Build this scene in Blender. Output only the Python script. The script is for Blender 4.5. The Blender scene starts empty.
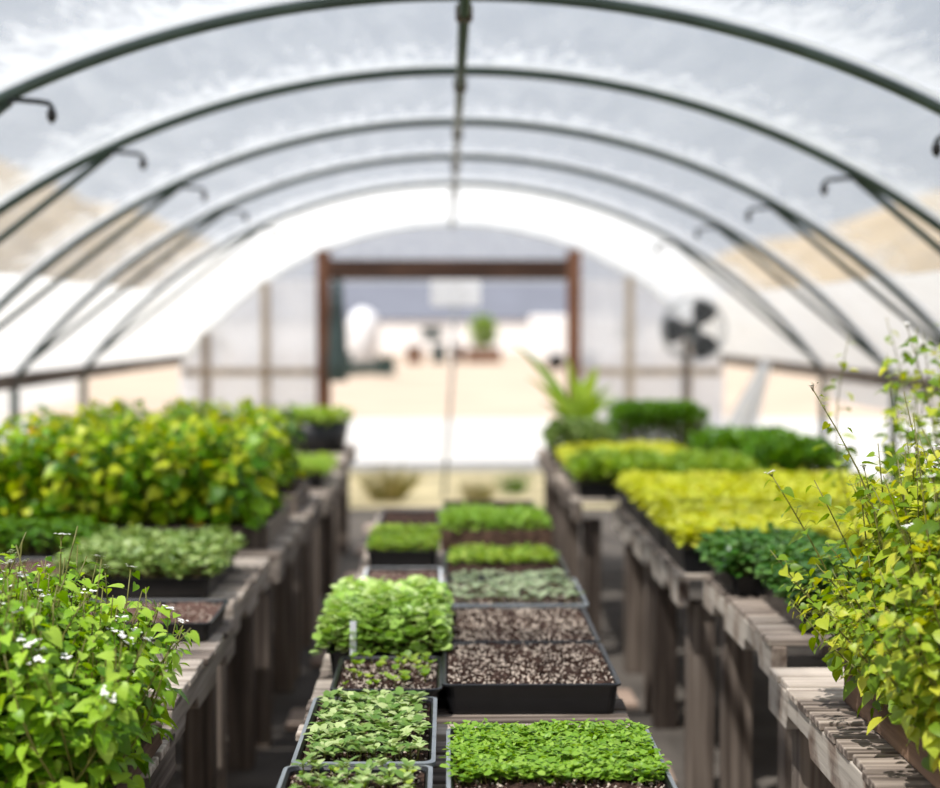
import bpy, math, random
import numpy as np
from mathutils import Vector

random.seed(7)
RNG = np.random.default_rng(11)
SC = bpy.context.scene
COL = SC.collection
PI = math.pi


# ---------------------------------------------------------------- helpers
def lin(r, g, b):
    f = lambda c: ((c / 255) / 12.92) if c / 255 <= 0.04045 else (((c / 255) + 0.055) / 1.055) ** 2.4
    return (f(r), f(g), f(b), 1.0)


class Acc:
    """collects geometry and links it as ONE mesh object"""

    def __init__(self):
        self.V = []; self.F = []; self.M = []; self.R = []; self.n = 0

    def add(self, v, faces, mat=0, rnd=0.5):
        v = np.asarray(v, float).reshape(-1, 3)
        self.V.append(v)
        o = self.n
        for f in faces:
            self.F.append([i + o for i in f])
        self.M.extend([mat] * len(faces))
        self.R.append(np.full(len(v), rnd) if np.isscalar(rnd) else np.asarray(rnd, float))
        self.n += len(v)

    def box(self, x0, x1, y0, y1, z0, z1, mat=0):
        v = [(x, y, z) for z in (z0, z1) for y in (y0, y1) for x in (x0, x1)]
        f = [(0, 2, 3, 1), (4, 5, 7, 6), (0, 1, 5, 4), (2, 6, 7, 3), (0, 4, 6, 2), (1, 3, 7, 5)]
        self.add(v, f, mat, random.random())

    def tube(self, pts, r, n=10, mat=0, closed=False):
        P = np.asarray(pts, float); m = len(P)
        rr = np.full(m, r) if np.isscalar(r) else np.asarray(r, float)
        T = np.zeros_like(P)
        T[1:-1] = P[2:] - P[:-2]; T[0] = P[1] - P[0]; T[-1] = P[-1] - P[-2]
        if closed:
            T[0] = T[-1] = P[1] - P[-2]
        T /= np.linalg.norm(T, axis=1)[:, None] + 1e-9
        a = np.array([0, 0, 1.0]) if abs(T[0][2]) < .9 else np.array([1.0, 0, 0])
        u = np.cross(T[0], a); u /= np.linalg.norm(u)
        v = []
        for k in range(m):
            u = u - T[k] * np.dot(u, T[k]); u /= np.linalg.norm(u)
            w = np.cross(T[k], u)
            for j in range(n):
                th = 2 * PI * j / n
                v.append(P[k] + rr[k] * (math.cos(th) * u + math.sin(th) * w))
        f = []
        for k in range(m - 1):
            for j in range(n):
                j2 = (j + 1) % n
                f.append((k * n + j, k * n + j2, (k + 1) * n + j2, (k + 1) * n + j))
        if not closed:
            f.append(tuple(reversed(range(n)))); f.append(tuple(range((m - 1) * n, m * n)))
        self.add(v, f, mat)

    def prism(self, prof, x0, x1, mat=0):
        """profile of (y,z) points extruded along x"""
        n = len(prof)
        v = [(x0, y, z) for y, z in prof] + [(x1, y, z) for y, z in prof]
        f = [tuple(reversed(range(n))), tuple(range(n, 2 * n))]
        f += [(i, (i + 1) % n, n + (i + 1) % n, n + i) for i in range(n)]
        self.add(v, f, mat, random.random())

    def sphere(self, c, r, nu=12, nv=8, mat=0, sc=(1, 1, 1)):
        v = []; f = []
        for i in range(nv + 1):
            ph = PI * i / nv
            for j in range(nu):
                th = 2 * PI * j / nu
                v.append((c[0] + r * sc[0] * math.sin(ph) * math.cos(th), c[1] + r * sc[1] * math.sin(ph) * math.sin(th), c[2] + r * sc[2] * math.cos(ph)))
        for i in range(nv):
            for j in range(nu):
                j2 = (j + 1) % nu
                f.append((i * nu + j, (i + 1) * nu + j, (i + 1) * nu + j2, i * nu + j2))
        self.add(v, f, mat)

    def rings(self, rings, cap0=True, cap1=True, mat=0):
        n = len(rings[0]); v = [p for r in rings for p in r]; f = []
        for k in range(len(rings) - 1):
            for j in range(n):
                j2 = (j + 1) % n
                f.append((k * n + j, k * n + j2, (k + 1) * n + j2, (k + 1) * n + j))
        if cap0: f.append(tuple(reversed(range(n))))
        if cap1: f.append(tuple(range((len(rings) - 1) * n, len(rings) * n)))
        self.add(v, f, mat)

    def leaves(self, T, pos, d, up, size, rnd, mat=0):
        tv, tf = T
        pos = np.asarray(pos, float); N = len(pos)
        if N == 0: return
        d = np.asarray(d, float); d = d / (np.linalg.norm(d, axis=1)[:, None] + 1e-9)
        up = np.asarray(up, float)
        x = np.cross(d, up); x /= np.linalg.norm(x, axis=1)[:, None] + 1e-9
        z = np.cross(x, d)
        s = np.broadcast_to(np.asarray(size, float), (N,))[:, None, None]
        v = pos[:, None, :] + s * (tv[None, :, 0:1] * x[:, None, :] + tv[None, :, 1:2] * d[:, None, :] + tv[None, :, 2:3] * z[:, None, :])
        k = len(tv)
        self.V.append(v.reshape(-1, 3))
        base = (np.arange(N) * k + self.n)
        for f in tf:
            self.F.extend((base[:, None] + np.array(f)[None, :]).tolist())
        self.M.extend([mat] * (N * len(tf)))
        self.R.append(np.repeat(np.asarray(rnd, float), k))
        self.n += N * k

    def sticks(self, p0, p1, r, mat=0):
        p0 = np.asarray(p0, float); p1 = np.asarray(p1, float); N = len(p0)
        if N == 0: return
        a = np.array([[1, 0, 0], [-.5, .866, 0], [-.5, -.866, 0]]) * r
        v = np.concatenate([p0[:, None, :] + a[None], p1[:, None, :] + a[None] * .7], axis=1)
        self.V.append(v.reshape(-1, 3)); base = np.arange(N) * 6 + self.n
        for f in ((0, 1, 4, 3), (1, 2, 5, 4), (2, 0, 3, 5)):
            self.F.extend((base[:, None] + np.array(f)[None]).tolist())
        self.M.extend([mat] * (N * 3)); self.R.append(np.repeat(RNG.random(N), 6)); self.n += N * 6

    def grains(self, p, r, mat=0):
        p = np.asarray(p, float); N = len(p)
        o = np.array([[1, 0, 0], [-1, 0, 0], [0, 1, 0], [0, -1, 0], [0, 0, 1], [0, 0, -1]], float)
        o = o[None] * (RNG.uniform(.5, 1.1, (N, 6, 1))) * np.asarray(r)[:, None, None]
        v = p[:, None, :] + o
        self.V.append(v.reshape(-1, 3)); base = np.arange(N) * 6 + self.n
        for f in ((0, 2, 4), (2, 1, 4), (1, 3, 4), (3, 0, 4), (2, 0, 5), (1, 2, 5), (3, 1, 5), (0, 3, 5)):
            self.F.extend((base[:, None] + np.array(f)[None]).tolist())
        self.M.extend([mat] * (N * 8)); self.R.append(np.repeat(RNG.random(N), 6)); self.n += N * 6

    def mesh(self, name, mats, smooth=False):
        me = bpy.data.meshes.new(name)
        V = np.concatenate(self.V)
        me.from_pydata(V.tolist(), [], self.F)
        for m in (mats if isinstance(mats, (list, tuple)) else [mats]):
            me.materials.append(m)
        me.polygons.foreach_set('material_index', self.M)
        if smooth:
            me.polygons.foreach_set('use_smooth', [True] * len(me.polygons))
        at = me.attributes.new('rnd', 'FLOAT', 'POINT')
        at.data.foreach_set('value', np.concatenate(self.R).astype(np.float32))
        me.update()
        return me

    def build(self, name, mats, parent=None, smooth=False, bevel=0.0, loc=None):
        o = bpy.data.objects.new(name, self.mesh(name, mats, smooth))
        COL.objects.link(o)
        if parent: o.parent = parent
        if loc: o.location = loc
        if bevel:
            b = o.modifiers.new('Bevel', 'BEVEL'); b.width = bevel; b.segments = 2; b.limit_method = 'ANGLE'
        return o


def tag(o, label=None, cat=None, group=None, kind=None):
    if label: o['label'] = label
    if cat: o['category'] = cat
    if group: o['group'] = group
    if kind: o['kind'] = kind
    return o


def thing(name, label, cat, loc=(0, 0, 0), rz=0.0, group=None):
    o = bpy.data.objects.new(name, None)
    o.empty_display_size = .1
    COL.objects.link(o)
    o.location = loc; o.rotation_euler = (0, 0, rz)
    return tag(o, label, cat, group)


# ---------------------------------------------------------------- materials
def new_mat(name):
    m = bpy.data.materials.new(name); m.use_nodes = True
    nt = m.node_tree; nt.nodes.clear()
    out = nt.nodes.new('ShaderNodeOutputMaterial')
    return m, nt, out


def ramp(nt, stops, fac=None):
    r = nt.nodes.new('ShaderNodeValToRGB')
    el = r.color_ramp.elements
    while len(el) < len(stops): el.new(.5)
    for e, (p, c) in zip(el, stops):
        e.position = p; e.color = c
    if fac is not None: nt.links.new(fac, r.inputs['Fac'])
    return r


def plain(name, col, rough=.6, metal=0.0, noise=0.15, scale=12.0, spec=.4, bump=0.0):
    m, nt, out = new_mat(name)
    b = nt.nodes.new('ShaderNodeBsdfPrincipled')
    tc = nt.nodes.new('ShaderNodeTexCoord'); n = nt.nodes.new('ShaderNodeTexNoise')
    n.inputs['Scale'].default_value = scale; n.inputs['Detail'].default_value = 5
    nt.links.new(tc.outputs['Object'], n.inputs['Vector'])
    c = np.array(col[:3])
    r = ramp(nt, [(.3, tuple(c * (1 - noise)) + (1,)), (.7, tuple(np.minimum(c * (1 + noise), 1)) + (1,))], n.outputs['Fac'])
    nt.links.new(r.outputs['Color'], b.inputs['Base Color'])
    b.inputs['Roughness'].default_value = rough; b.inputs['Metallic'].default_value = metal
    b.inputs['Specular IOR Level'].default_value = spec
    if bump:
        bp = nt.nodes.new('ShaderNodeBump'); bp.inputs['Strength'].default_value = bump
        nt.links.new(n.outputs['Fac'], bp.inputs['Height']); nt.links.new(bp.outputs['Normal'], b.inputs['Normal'])
    nt.links.new(b.outputs['BSDF'], out.inputs['Surface'])
    return m


def leaf_mat(name, cols, trans=.38, rough=.42):
    m, nt, out = new_mat(name)
    a = nt.nodes.new('ShaderNodeAttribute'); a.attribute_name = 'rnd'
    n = len(cols)
    r = ramp(nt, [(i / max(n - 1, 1), c) for i, c in enumerate(cols)], a.outputs['Fac'])
    b = nt.nodes.new('ShaderNodeBsdfPrincipled'); b.inputs['Roughness'].default_value = rough
    b.inputs['Specular IOR Level'].default_value = .35
    nt.links.new(r.outputs['Color'], b.inputs['Base Color'])
    t = nt.nodes.new('ShaderNodeBsdfTranslucent')
    g = nt.nodes.new('ShaderNodeHueSaturation'); g.inputs['Hue'].default_value = .485; g.inputs['Saturation'].default_value = 1.1
    g.inputs['Value'].default_value = 1.25
    nt.links.new(r.outputs['Color'], g.inputs['Color']); nt.links.new(g.outputs['Color'], t.inputs['Color'])
    mx = nt.nodes.new('ShaderNodeMixShader'); mx.inputs[0].default_value = trans
    nt.links.new(b.outputs['BSDF'], mx.inputs[1]); nt.links.new(t.outputs['BSDF'], mx.inputs[2])
    nt.links.new(mx.outputs['Shader'], out.inputs['Surface'])
    return m


def wood_mat(name, c0, c1, c2, axis='x', scale=1.0, paint=None):
    """weathered timber, grain running along one axis; optional peeling paint"""
    m, nt, out = new_mat(name)
    b = nt.nodes.new('ShaderNodeBsdfPrincipled'); b.inputs['Roughness'].default_value = .8
    b.inputs['Specular IOR Level'].default_value = .2
    tc = nt.nodes.new('ShaderNodeTexCoord'); mp = nt.nodes.new('ShaderNodeMapping')
    s = {'x': (2, 45, 45), 'y': (45, 2, 45), 'z': (45, 45, 2)}[axis]
    mp.inputs['Scale'].default_value = tuple(k * scale for k in s)
    nt.links.new(tc.outputs['Object'], mp.inputs['Vector'])
    n = nt.nodes.new('ShaderNodeTexNoise'); n.inputs['Scale'].default_value = 1.0; n.inputs['Detail'].default_value = 6
    nt.links.new(mp.outputs['Vector'], n.inputs['Vector'])
    a = nt.nodes.new('ShaderNodeAttribute'); a.attribute_name = 'rnd'
    ad = nt.nodes.new('ShaderNodeMath'); ad.operation = 'MULTIPLY_ADD'
    ad.inputs[1].default_value = .35
    nt.links.new(a.outputs['Fac'], ad.inputs[0])
    sb = nt.nodes.new('ShaderNodeMath'); sb.operation = 'SUBTRACT'; sb.inputs[1].default_value = .17
    nt.links.new(n.outputs['Fac'], sb.inputs[0]); nt.links.new(sb.outputs[0], ad.inputs[2])
    r = ramp(nt, [(.28, c0), (.5, c1), (.75, c2)], ad.outputs[0])
    col = r.outputs['Color']
    if paint:
        n2 = nt.nodes.new('ShaderNodeTexNoise'); n2.inputs['Scale'].default_value = 9; n2.inputs['Detail'].default_value = 8
        nt.links.new(tc.outputs['Object'], n2.inputs['Vector'])
        r2 = ramp(nt, [(.36, (0, 0, 0, 1)), (.56, (1, 1, 1, 1))], n2.outputs['Fac'])
        mx = nt.nodes.new('ShaderNodeMix'); mx.data_type = 'RGBA'
        nt.links.new(r2.outputs['Color'], mx.inputs[0]); nt.links.new(col, mx.inputs[6]); mx.inputs[7].default_value = paint
        col = mx.outputs[2]
    nt.links.new(col, b.inputs['Base Color'])
    bp = nt.nodes.new('ShaderNodeBump'); bp.inputs['Strength'].default_value = .35; bp.inputs['Distance'].default_value = .01
    nt.links.new(n.outputs['Fac'], bp.inputs['Height']); nt.links.new(bp.outputs['Normal'], b.inputs['Normal'])
    nt.links.new(b.outputs['BSDF'], out.inputs['Surface'])
    return m


def film_mat(name, base, streak, tint=(.93, .95, .98, 1), milk=(.9, .92, .95, 1), hoops=False):
    """greenhouse polythene: mostly see-through, part milky, glossy, with dusty streaks"""
    m, nt, out = new_mat(name)
    tr = nt.nodes.new('ShaderNodeBsdfTransparent'); tr.inputs['Color'].default_value = tint
    tl = nt.nodes.new('ShaderNodeBsdfTranslucent'); tl.inputs['Color'].default_value = milk
    df = nt.nodes.new('ShaderNodeBsdfDiffuse'); df.inputs['Color'].default_value = milk
    mk = nt.nodes.new('ShaderNodeMixShader'); mk.inputs[0].default_value = .35
    nt.links.new(tl.outputs[0], mk.inputs[1]); nt.links.new(df.outputs[0], mk.inputs[2])
    tc = nt.nodes.new('ShaderNodeTexCoord'); mp = nt.nodes.new('ShaderNodeMapping')
    mp.inputs['Scale'].default_value = (7.0, 1.3, 4.0); mp.inputs['Rotation'].default_value = (0, 0, .45)
    nt.links.new(tc.outputs['Object'], mp.inputs['Vector'])
    n = nt.nodes.new('ShaderNodeTexNoise'); n.inputs['Scale'].default_value = 1.2; n.inputs['Detail'].default_value = 7
    n.inputs['Roughness'].default_value = .62
    nt.links.new(mp.outputs['Vector'], n.inputs['Vector'])
    r = ramp(nt, [(.42, (0, 0, 0, 1)), (.74, (1, 1, 1, 1))], n.outputs['Fac'])
    fac = nt.nodes.new('ShaderNodeMath'); fac.operation = 'MULTIPLY_ADD'; fac.use_clamp = True
    fac.inputs[1].default_value = streak; fac.inputs[2].default_value = base
    src = r.outputs['Color']
    if hoops:                     # milkier band before each hoop imitates the sheen on the sagging film
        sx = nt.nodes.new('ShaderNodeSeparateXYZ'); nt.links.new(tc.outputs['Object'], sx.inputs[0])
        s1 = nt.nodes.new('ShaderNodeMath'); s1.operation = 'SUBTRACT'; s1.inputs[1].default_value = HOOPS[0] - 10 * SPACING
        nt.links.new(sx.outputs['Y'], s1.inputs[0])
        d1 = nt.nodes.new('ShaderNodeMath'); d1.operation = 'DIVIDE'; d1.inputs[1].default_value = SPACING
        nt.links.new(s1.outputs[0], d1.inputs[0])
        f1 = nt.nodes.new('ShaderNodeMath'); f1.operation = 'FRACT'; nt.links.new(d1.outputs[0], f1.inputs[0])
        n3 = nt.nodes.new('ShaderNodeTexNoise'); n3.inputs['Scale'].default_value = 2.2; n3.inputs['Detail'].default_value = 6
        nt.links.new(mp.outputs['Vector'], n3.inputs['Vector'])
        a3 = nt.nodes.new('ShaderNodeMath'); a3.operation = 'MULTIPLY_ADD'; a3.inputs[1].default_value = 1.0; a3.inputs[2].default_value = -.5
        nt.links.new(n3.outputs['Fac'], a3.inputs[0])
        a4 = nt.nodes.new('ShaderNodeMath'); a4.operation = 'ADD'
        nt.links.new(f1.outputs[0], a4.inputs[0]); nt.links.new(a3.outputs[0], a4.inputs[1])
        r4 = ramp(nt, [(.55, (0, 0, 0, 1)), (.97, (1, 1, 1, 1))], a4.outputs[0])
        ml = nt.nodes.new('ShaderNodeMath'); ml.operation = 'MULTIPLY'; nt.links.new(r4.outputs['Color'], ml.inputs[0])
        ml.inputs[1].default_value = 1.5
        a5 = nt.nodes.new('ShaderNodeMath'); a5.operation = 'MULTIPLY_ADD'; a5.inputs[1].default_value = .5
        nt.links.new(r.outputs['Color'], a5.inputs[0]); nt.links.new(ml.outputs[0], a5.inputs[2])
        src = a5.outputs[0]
    nt.links.new(src, fac.inputs[0])
    mx = nt.nodes.new('ShaderNodeMixShader'); nt.links.new(fac.outputs[0], mx.inputs[0])
    nt.links.new(tr.outputs[0], mx.inputs[1]); nt.links.new(mk.outputs[0], mx.inputs[2])
    gl = nt.nodes.new('ShaderNodeBsdfGlossy'); gl.inputs['Roughness'].default_value = .25
    bp = nt.nodes.new('ShaderNodeBump'); bp.inputs['Strength'].default_value = .4; bp.inputs['Distance'].default_value = .05
    nt.links.new(n.outputs['Fac'], bp.inputs['Height']); nt.links.new(bp.outputs['Normal'], gl.inputs['Normal'])
    m2 = nt.nodes.new('ShaderNodeMixShader'); m2.inputs[0].default_value = .06
    nt.links.new(mx.outputs[0], m2.inputs[1]); nt.links.new(gl.outputs[0], m2.inputs[2])
    nt.links.new(m2.outputs[0], out.inputs['Surface'])
    return m


def soil_mat(name, c0, c1, c2, speck=None):
    m, nt, out = new_mat(name)
    b = nt.nodes.new('ShaderNodeBsdfPrincipled'); b.inputs['Roughness'].default_value = .95
    b.inputs['Specular IOR Level'].default_value = .15
    tc = nt.nodes.new('ShaderNodeTexCoord'); n = nt.nodes.new('ShaderNodeTexNoise')
    n.inputs['Scale'].default_value = 90; n.inputs['Detail'].default_value = 6; n.inputs['Roughness'].default_value = .7
    nt.links.new(tc.outputs['Object'], n.inputs['Vector'])
    r = ramp(nt, [(.3, c0), (.5, c1), (.72, c2)], n.outputs['Fac'])
    nt.links.new(r.outputs['Color'], b.inputs['Base Color'])
    bp = nt.nodes.new('ShaderNodeBump'); bp.inputs['Strength'].default_value = 1.0; bp.inputs['Distance'].default_value = .008
    nt.links.new(n.outputs['Fac'], bp.inputs['Height']); nt.links.new(bp.outputs['Normal'], b.inputs['Normal'])
    nt.links.new(b.outputs['BSDF'], out.inputs['Surface'])
    return m


# greenhouse geometry (metres): axis along +Y, camera near the origin
CX = 0.06            # centre line
RIDGE = 2.75; RAD = 3.73; CZ = RIDGE - RAD
HALF = 3.02; HIP = CZ + math.sqrt(RAD ** 2 - HALF ** 2)
HOOPS = [5.72, 7.42, 9.28, 11.18, 13.3]; SPACING = 1.89
END_Y = 18.2

M = dict(
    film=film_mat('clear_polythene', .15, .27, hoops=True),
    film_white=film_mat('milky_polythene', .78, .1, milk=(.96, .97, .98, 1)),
    film_wall=film_mat('end_wall_polythene', .76, .2, milk=(.9, .91, .95, 1)),
    film_gable=film_mat('gable_polythene', .34, .15, tint=(.92, .94, 1, 1), milk=(.88, .9, .97, 1)),
    pipe=plain('painted_steel_pipe', lin(64, 78, 72), .35, .3, .25, 6),
    clamp=plain('rusty_clamp', lin(70, 58, 50), .6, .4, .3, 30),
    plain_white=plain('white_finish', lin(225, 228, 230), .5),
    black=plain('black_plastic', lin(22, 22, 24), .38, 0, .2, 20),
    darkmetal=plain('dark_metal', lin(38, 44, 44), .4, .5),
    greymetal=plain('galvanised_metal', lin(150, 155, 158), .4, .6),
    whiteplastic=plain('white_plastic', lin(235, 236, 240), .45),
    tag=plain('label_plastic', lin(236, 236, 246), .4),
    deck=wood_mat('weathered_deck_timber', lin(88, 77, 69), lin(152, 138, 126), lin(196, 183, 169), 'x'),
    string=wood_mat('painted_pallet_timber', lin(70, 56, 48), lin(112, 94, 82), lin(150, 134, 120), 'y', paint=lin(178, 168, 156)),
    stringl=wood_mat('grey_pallet_timber', lin(72, 62, 55), lin(116, 104, 94), lin(164, 152, 140), 'y'),
    leg=wood_mat('weathered_post_timber', lin(68, 59, 53), lin(106, 95, 86), lin(142, 130, 119), 'z'),
    rust=wood_mat('red_brown_timber', lin(80, 54, 42), lin(122, 86, 68), lin(150, 112, 92), 'z'),
    header=wood_mat('brown_beam_timber', lin(52, 38, 32), lin(84, 62, 52), lin(116, 92, 78), 'x'),
    stud=wood_mat('pale_stud_timber', lin(120, 108, 98), lin(160, 148, 136), lin(190, 180, 168), 'z'),
    sun_strip=wood_mat('aisle_sun_strip', lin(128, 108, 94), lin(170, 148, 132), lin(202, 182, 164), 'x'),  # pale tan stands in for sunlight on the aisle floor
    boxwood=wood_mat('planter_timber', lin(60, 45, 36), lin(98, 76, 62), lin(132, 106, 88), 'y'),
    soil=soil_mat('potting_soil', lin(30, 21, 17), lin(58, 42, 35), lin(112, 86, 74)),
    redsoil=soil_mat('reddish_soil', lin(50, 36, 31), lin(96, 72, 63), lin(142, 116, 104)),
    perlite=plain('perlite', lin(196, 180, 164), .9, noise=.3, scale=200),
    fabric=plain('weed_fabric', lin(88, 82, 76), .9, 0, .35, 3, .2, .2),
    straw=plain('dry_grass_ground', lin(214, 200, 160), .95, 0, .3, 2, .1),
    gravel=plain('pale_gravel', lin(200, 197, 193), .95, 0, .06, 2, .1),
    dirt=plain('tan_dirt', lin(192, 174, 156), .95, 0, .1, .4, .1),
    hill=plain('dry_hillside', lin(168, 150, 122), 1, 0, .25, .15, .05),
    roof=plain('blue_grey_roof', lin(112, 115, 126), .6, 0, .08, .5),
    barnwall=plain('barn_wall', lin(240, 240, 242), .7, 0, .05, .5),
    tarp=plain('dark_tarp', lin(52, 68, 70), .7, 0, .3, 4),
    crate=plain('dark_crate', lin(48, 66, 62), .7, 0, .3, 3),
    browncrate=plain('brown_crate', lin(120, 92, 76), .8, 0, .3, 3),
    petal=plain('white_petals', lin(240, 238, 232), .6),
    stem=leaf_mat('green_stem', [lin(98, 120, 44), lin(128, 104, 62)], .1),
    buck=leaf_mat('fresh_green_leaf', [lin(74, 116, 18), lin(116, 160, 30), lin(150, 188, 50), lin(172, 202, 76)]),
    buckyellow=leaf_mat('yellow_green_leaf', [lin(84, 116, 22), lin(128, 158, 34), lin(172, 190, 58), lin(200, 200, 64)], .42),
    bush=leaf_mat('bush_leaf', [lin(58, 104, 8), lin(100, 150, 14), lin(140, 178, 24), lin(196, 200, 44)]),
    bushold=leaf_mat('yellowing_leaf', [lin(140, 150, 26), lin(190, 176, 30), lin(206, 190, 40), lin(196, 140, 30)]),
    micro=leaf_mat('microgreen_leaf', [lin(96, 138, 34), lin(128, 168, 52), lin(156, 188, 78)], .35),
    basil=leaf_mat('glossy_seedling_leaf', [lin(116, 158, 52), lin(168, 202, 96), lin(216, 228, 165)], .3, .3),
    sage=leaf_mat('sage_seedling_leaf', [lin(90, 126, 50), lin(132, 160, 82), lin(186, 200, 138)], .25, .35),
    palegrey=leaf_mat('grey_green_leaf', [lin(124, 142, 104), lin(158, 172, 134), lin(178, 186, 152)], .25),
    softgreen=leaf_mat('soft_green_leaf', [lin(88, 120, 50), lin(130, 156, 80), lin(170, 186, 120)], .3),
    lime=leaf_mat('lime_yellow_leaf', [lin(164, 178, 38), lin(196, 202, 58), lin(216, 214, 96)], .4),
    dark=leaf_mat('dark_green_leaf', [lin(38, 78, 20), lin(66, 112, 38), lin(120, 154, 82)], .25, .35),
    deep=leaf_mat('deep_green_leaf', [lin(58, 104, 10), lin(86, 134, 18), lin(118, 158, 36)], .3),
    grass=leaf_mat('grass_green_leaf', [lin(110, 150, 44), lin(148, 182, 64), lin(186, 202, 88)], .4),
    strawgrass=leaf_mat('dry_grass_blade', [lin(110, 112, 60), lin(150, 148, 84), lin(190, 172, 116)], .3),
)


# ---------------------------------------------------------------- leaf shapes
def leaf_shape(ts, sides, fold=.25, droop=.18):
    k = len(ts)
    v = [(0, t, -droop * t * t) for t in ts] + [(0, 1, -droop)]
    v += [(-w, t, fold * w - droop * t * t) for w, t in sides] + [(w, t, fold * w - droop * t * t) for w, t in sides]
    L = k + 1; Rr = k + 1 + k; f = []
    for i in range(k - 1):
        f.append((i, i + 1, L + i + 1, L + i)); f.append((i, Rr + i, Rr + i + 1, i + 1))
    f.append((k - 1, k, L + k - 1)); f.append((k - 1, Rr + k - 1, k))
    return np.array(v, float), f


HEART = leaf_shape([0, .08, .2, .38, .58, .78, .92], [(.16, -.13), (.34, -.09), (.46, .08), (.43, .33), (.30, .58), (.15, .79), (.05, .93)], .24, .24)
OVAL = leaf_shape([0, .35, .7], [(.05, .02), (.30, .35), (.25, .72)], .3, .2)
ROUND = leaf_shape([0, .4, .8], [(.14, .02), (.46, .42), (.38, .82)], .18, .12)
LANCE = leaf_shape([0, .35, .7], [(.05, 0), (.12, .35), (.09, .7)], .4, .25)
BLADE = leaf_shape([0, .4, .75], [(.018, 0), (.025, .4), (.016, .75)], .4, .12)


def jitter_dirs(n, up_lo, up_hi):
    th = RNG.uniform(0, 2 * PI, n); e = RNG.uniform(up_lo, up_hi, n)
    return np.stack([np.cos(th) * np.cos(e), np.sin(th) * np.cos(e), np.sin(e)], 1)


def up_dirs(n, j=.35):
    u = np.stack([RNG.normal(0, j, n), RNG.normal(0, j, n), np.ones(n)], 1)
    return u / np.linalg.norm(u, axis=1)[:, None]


def canopy(acc, w, d, z0, h, n, T, size, mat=0, bulge=.35, over=.02, rough=.12, tilt=(-.25, .6), patch=True, skirt=.35):
    """a dense carpet or mound of leaves over a w x d patch; z0 = soil, h = height"""
    x = RNG.uniform(-1, 1, n); y = RNG.uniform(-1, 1, n)
    edge = np.maximum(np.abs(x), np.abs(y))
    top = h * (1 - bulge * np.clip((edge - .55) / .45, 0, 1) ** 2)
    wob = np.sin(x * 5.1 + 1.3) * np.cos(y * 4.3 + .7) * .5 + np.sin(x * 11 + y * 7) * .3
    top *= 1 + rough * wob
    depth = RNG.beta(1, 3.2, n)
    depth = np.where(edge > .86, RNG.uniform(0, 1, n) * (skirt + .5), depth)
    z = z0 + top * (1 - depth * .85)
    ov = over * (top / max(h, 1e-6))
    px = x * (w / 2 + ov); py = y * (d / 2 + ov)
    dirs = jitter_dirs(n, *tilt)
    m = edge > .86
    dirs[m, 0] += np.sign(x[m]) * (np.abs(x[m]) > .8) * .9
    dirs[m, 1] += np.sign(y[m]) * (np.abs(y[m]) > .8) * .9
    s = size * RNG.uniform(.7, 1.25, n)
    r = RNG.random(n) * .75 + (.25 * (wob + .8) / 1.6 if patch else .12)
    acc.leaves(T, np.stack([px, py, z], 1), dirs, up_dirs(n), s, np.clip(r, 0, 1), mat)


# ---------------------------------------------------------------- setting
def sheet(name, x0, x1, y0, y1, z, mat, thick=.02, nx=2, ny=2):
    a = Acc(); a.box(x0, x1, y0, y1, z - thick, z)
    return tag(a.build(name, mat), kind='structure')


sheet('floor', -3.1, 3.25, -3, 14.3, 0, M['fabric'])
sheet('floor_dry_grass', -3.1, 3.25, 14.3, 18.1, 0, M['straw'])
sheet('floor_pale_gravel', -12, 12, 18.1, 28, 0, M['gravel'])
sheet('ground_left', -12, -3.1, -10, 18.1, 0, M['gravel'])
sheet('ground_right', 3.25, 12, -10, 18.1, 0, M['gravel'])
sheet('ground', -150, 150, -60, 240, -.021, M['dirt'], .05)


def arc_pts(a0, a1, n, r=RAD):
    return [(CX + r * math.sin(a0 + (a1 - a0) * i / n), CZ + r * math.cos(a0 + (a1 - a0) * i / n)) for i in range(n + 1)]


AH = math.asin(HALF / RAD)
A_SK = math.acos((1.86 - CZ) / RAD)         # where the milky skirt begins


def film_strip(name, pts, y0, y1, mat, ny=24, sag=.025):
    a = Acc(); v = []; n = len(pts)
    ys = np.linspace(y0, y1, ny + 1)
    for y in ys:
        ph = ((y - HOOPS[0]) / SPACING) % 1.0
        s = -sag * math.sin(PI * ph) + .03
        for x, z in pts:
            dx, dz = x - CX, z - CZ; L = math.hypot(dx, dz)
            v.append((x + dx / L * s, y, z + dz / L * s))
    f = [(j * n + i, j * n + i + 1, (j + 1) * n + i + 1, (j + 1) * n + i) for j in range(ny) for i in range(n - 1)]
    a.add(v, f)
    return tag(a.build(name, mat, smooth=True), kind='structure')


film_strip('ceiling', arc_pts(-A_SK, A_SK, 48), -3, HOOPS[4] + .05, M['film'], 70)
film_strip('ceiling_back', arc_pts(-AH, AH, 56), HOOPS[4] + .05, END_Y, M['film_white'], 20)  # whiter film puts the sunlit glow of the last bay into the material
left_arc = arc_pts(-AH, -A_SK, 10); right_arc = arc_pts(A_SK, AH, 10)
film_strip('wall_left', [(CX - HALF - .02, .98), (CX - HALF - .02, 1.1)] + left_arc, -3, HOOPS[4] + .05, M['film_white'], 60, .015)
film_strip('wall_right', right_arc + [(CX + HALF + .02, 1.1), (CX + HALF + .02, .98)], -3, HOOPS[4] + .05, M['film_white'], 60, .015)

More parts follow.
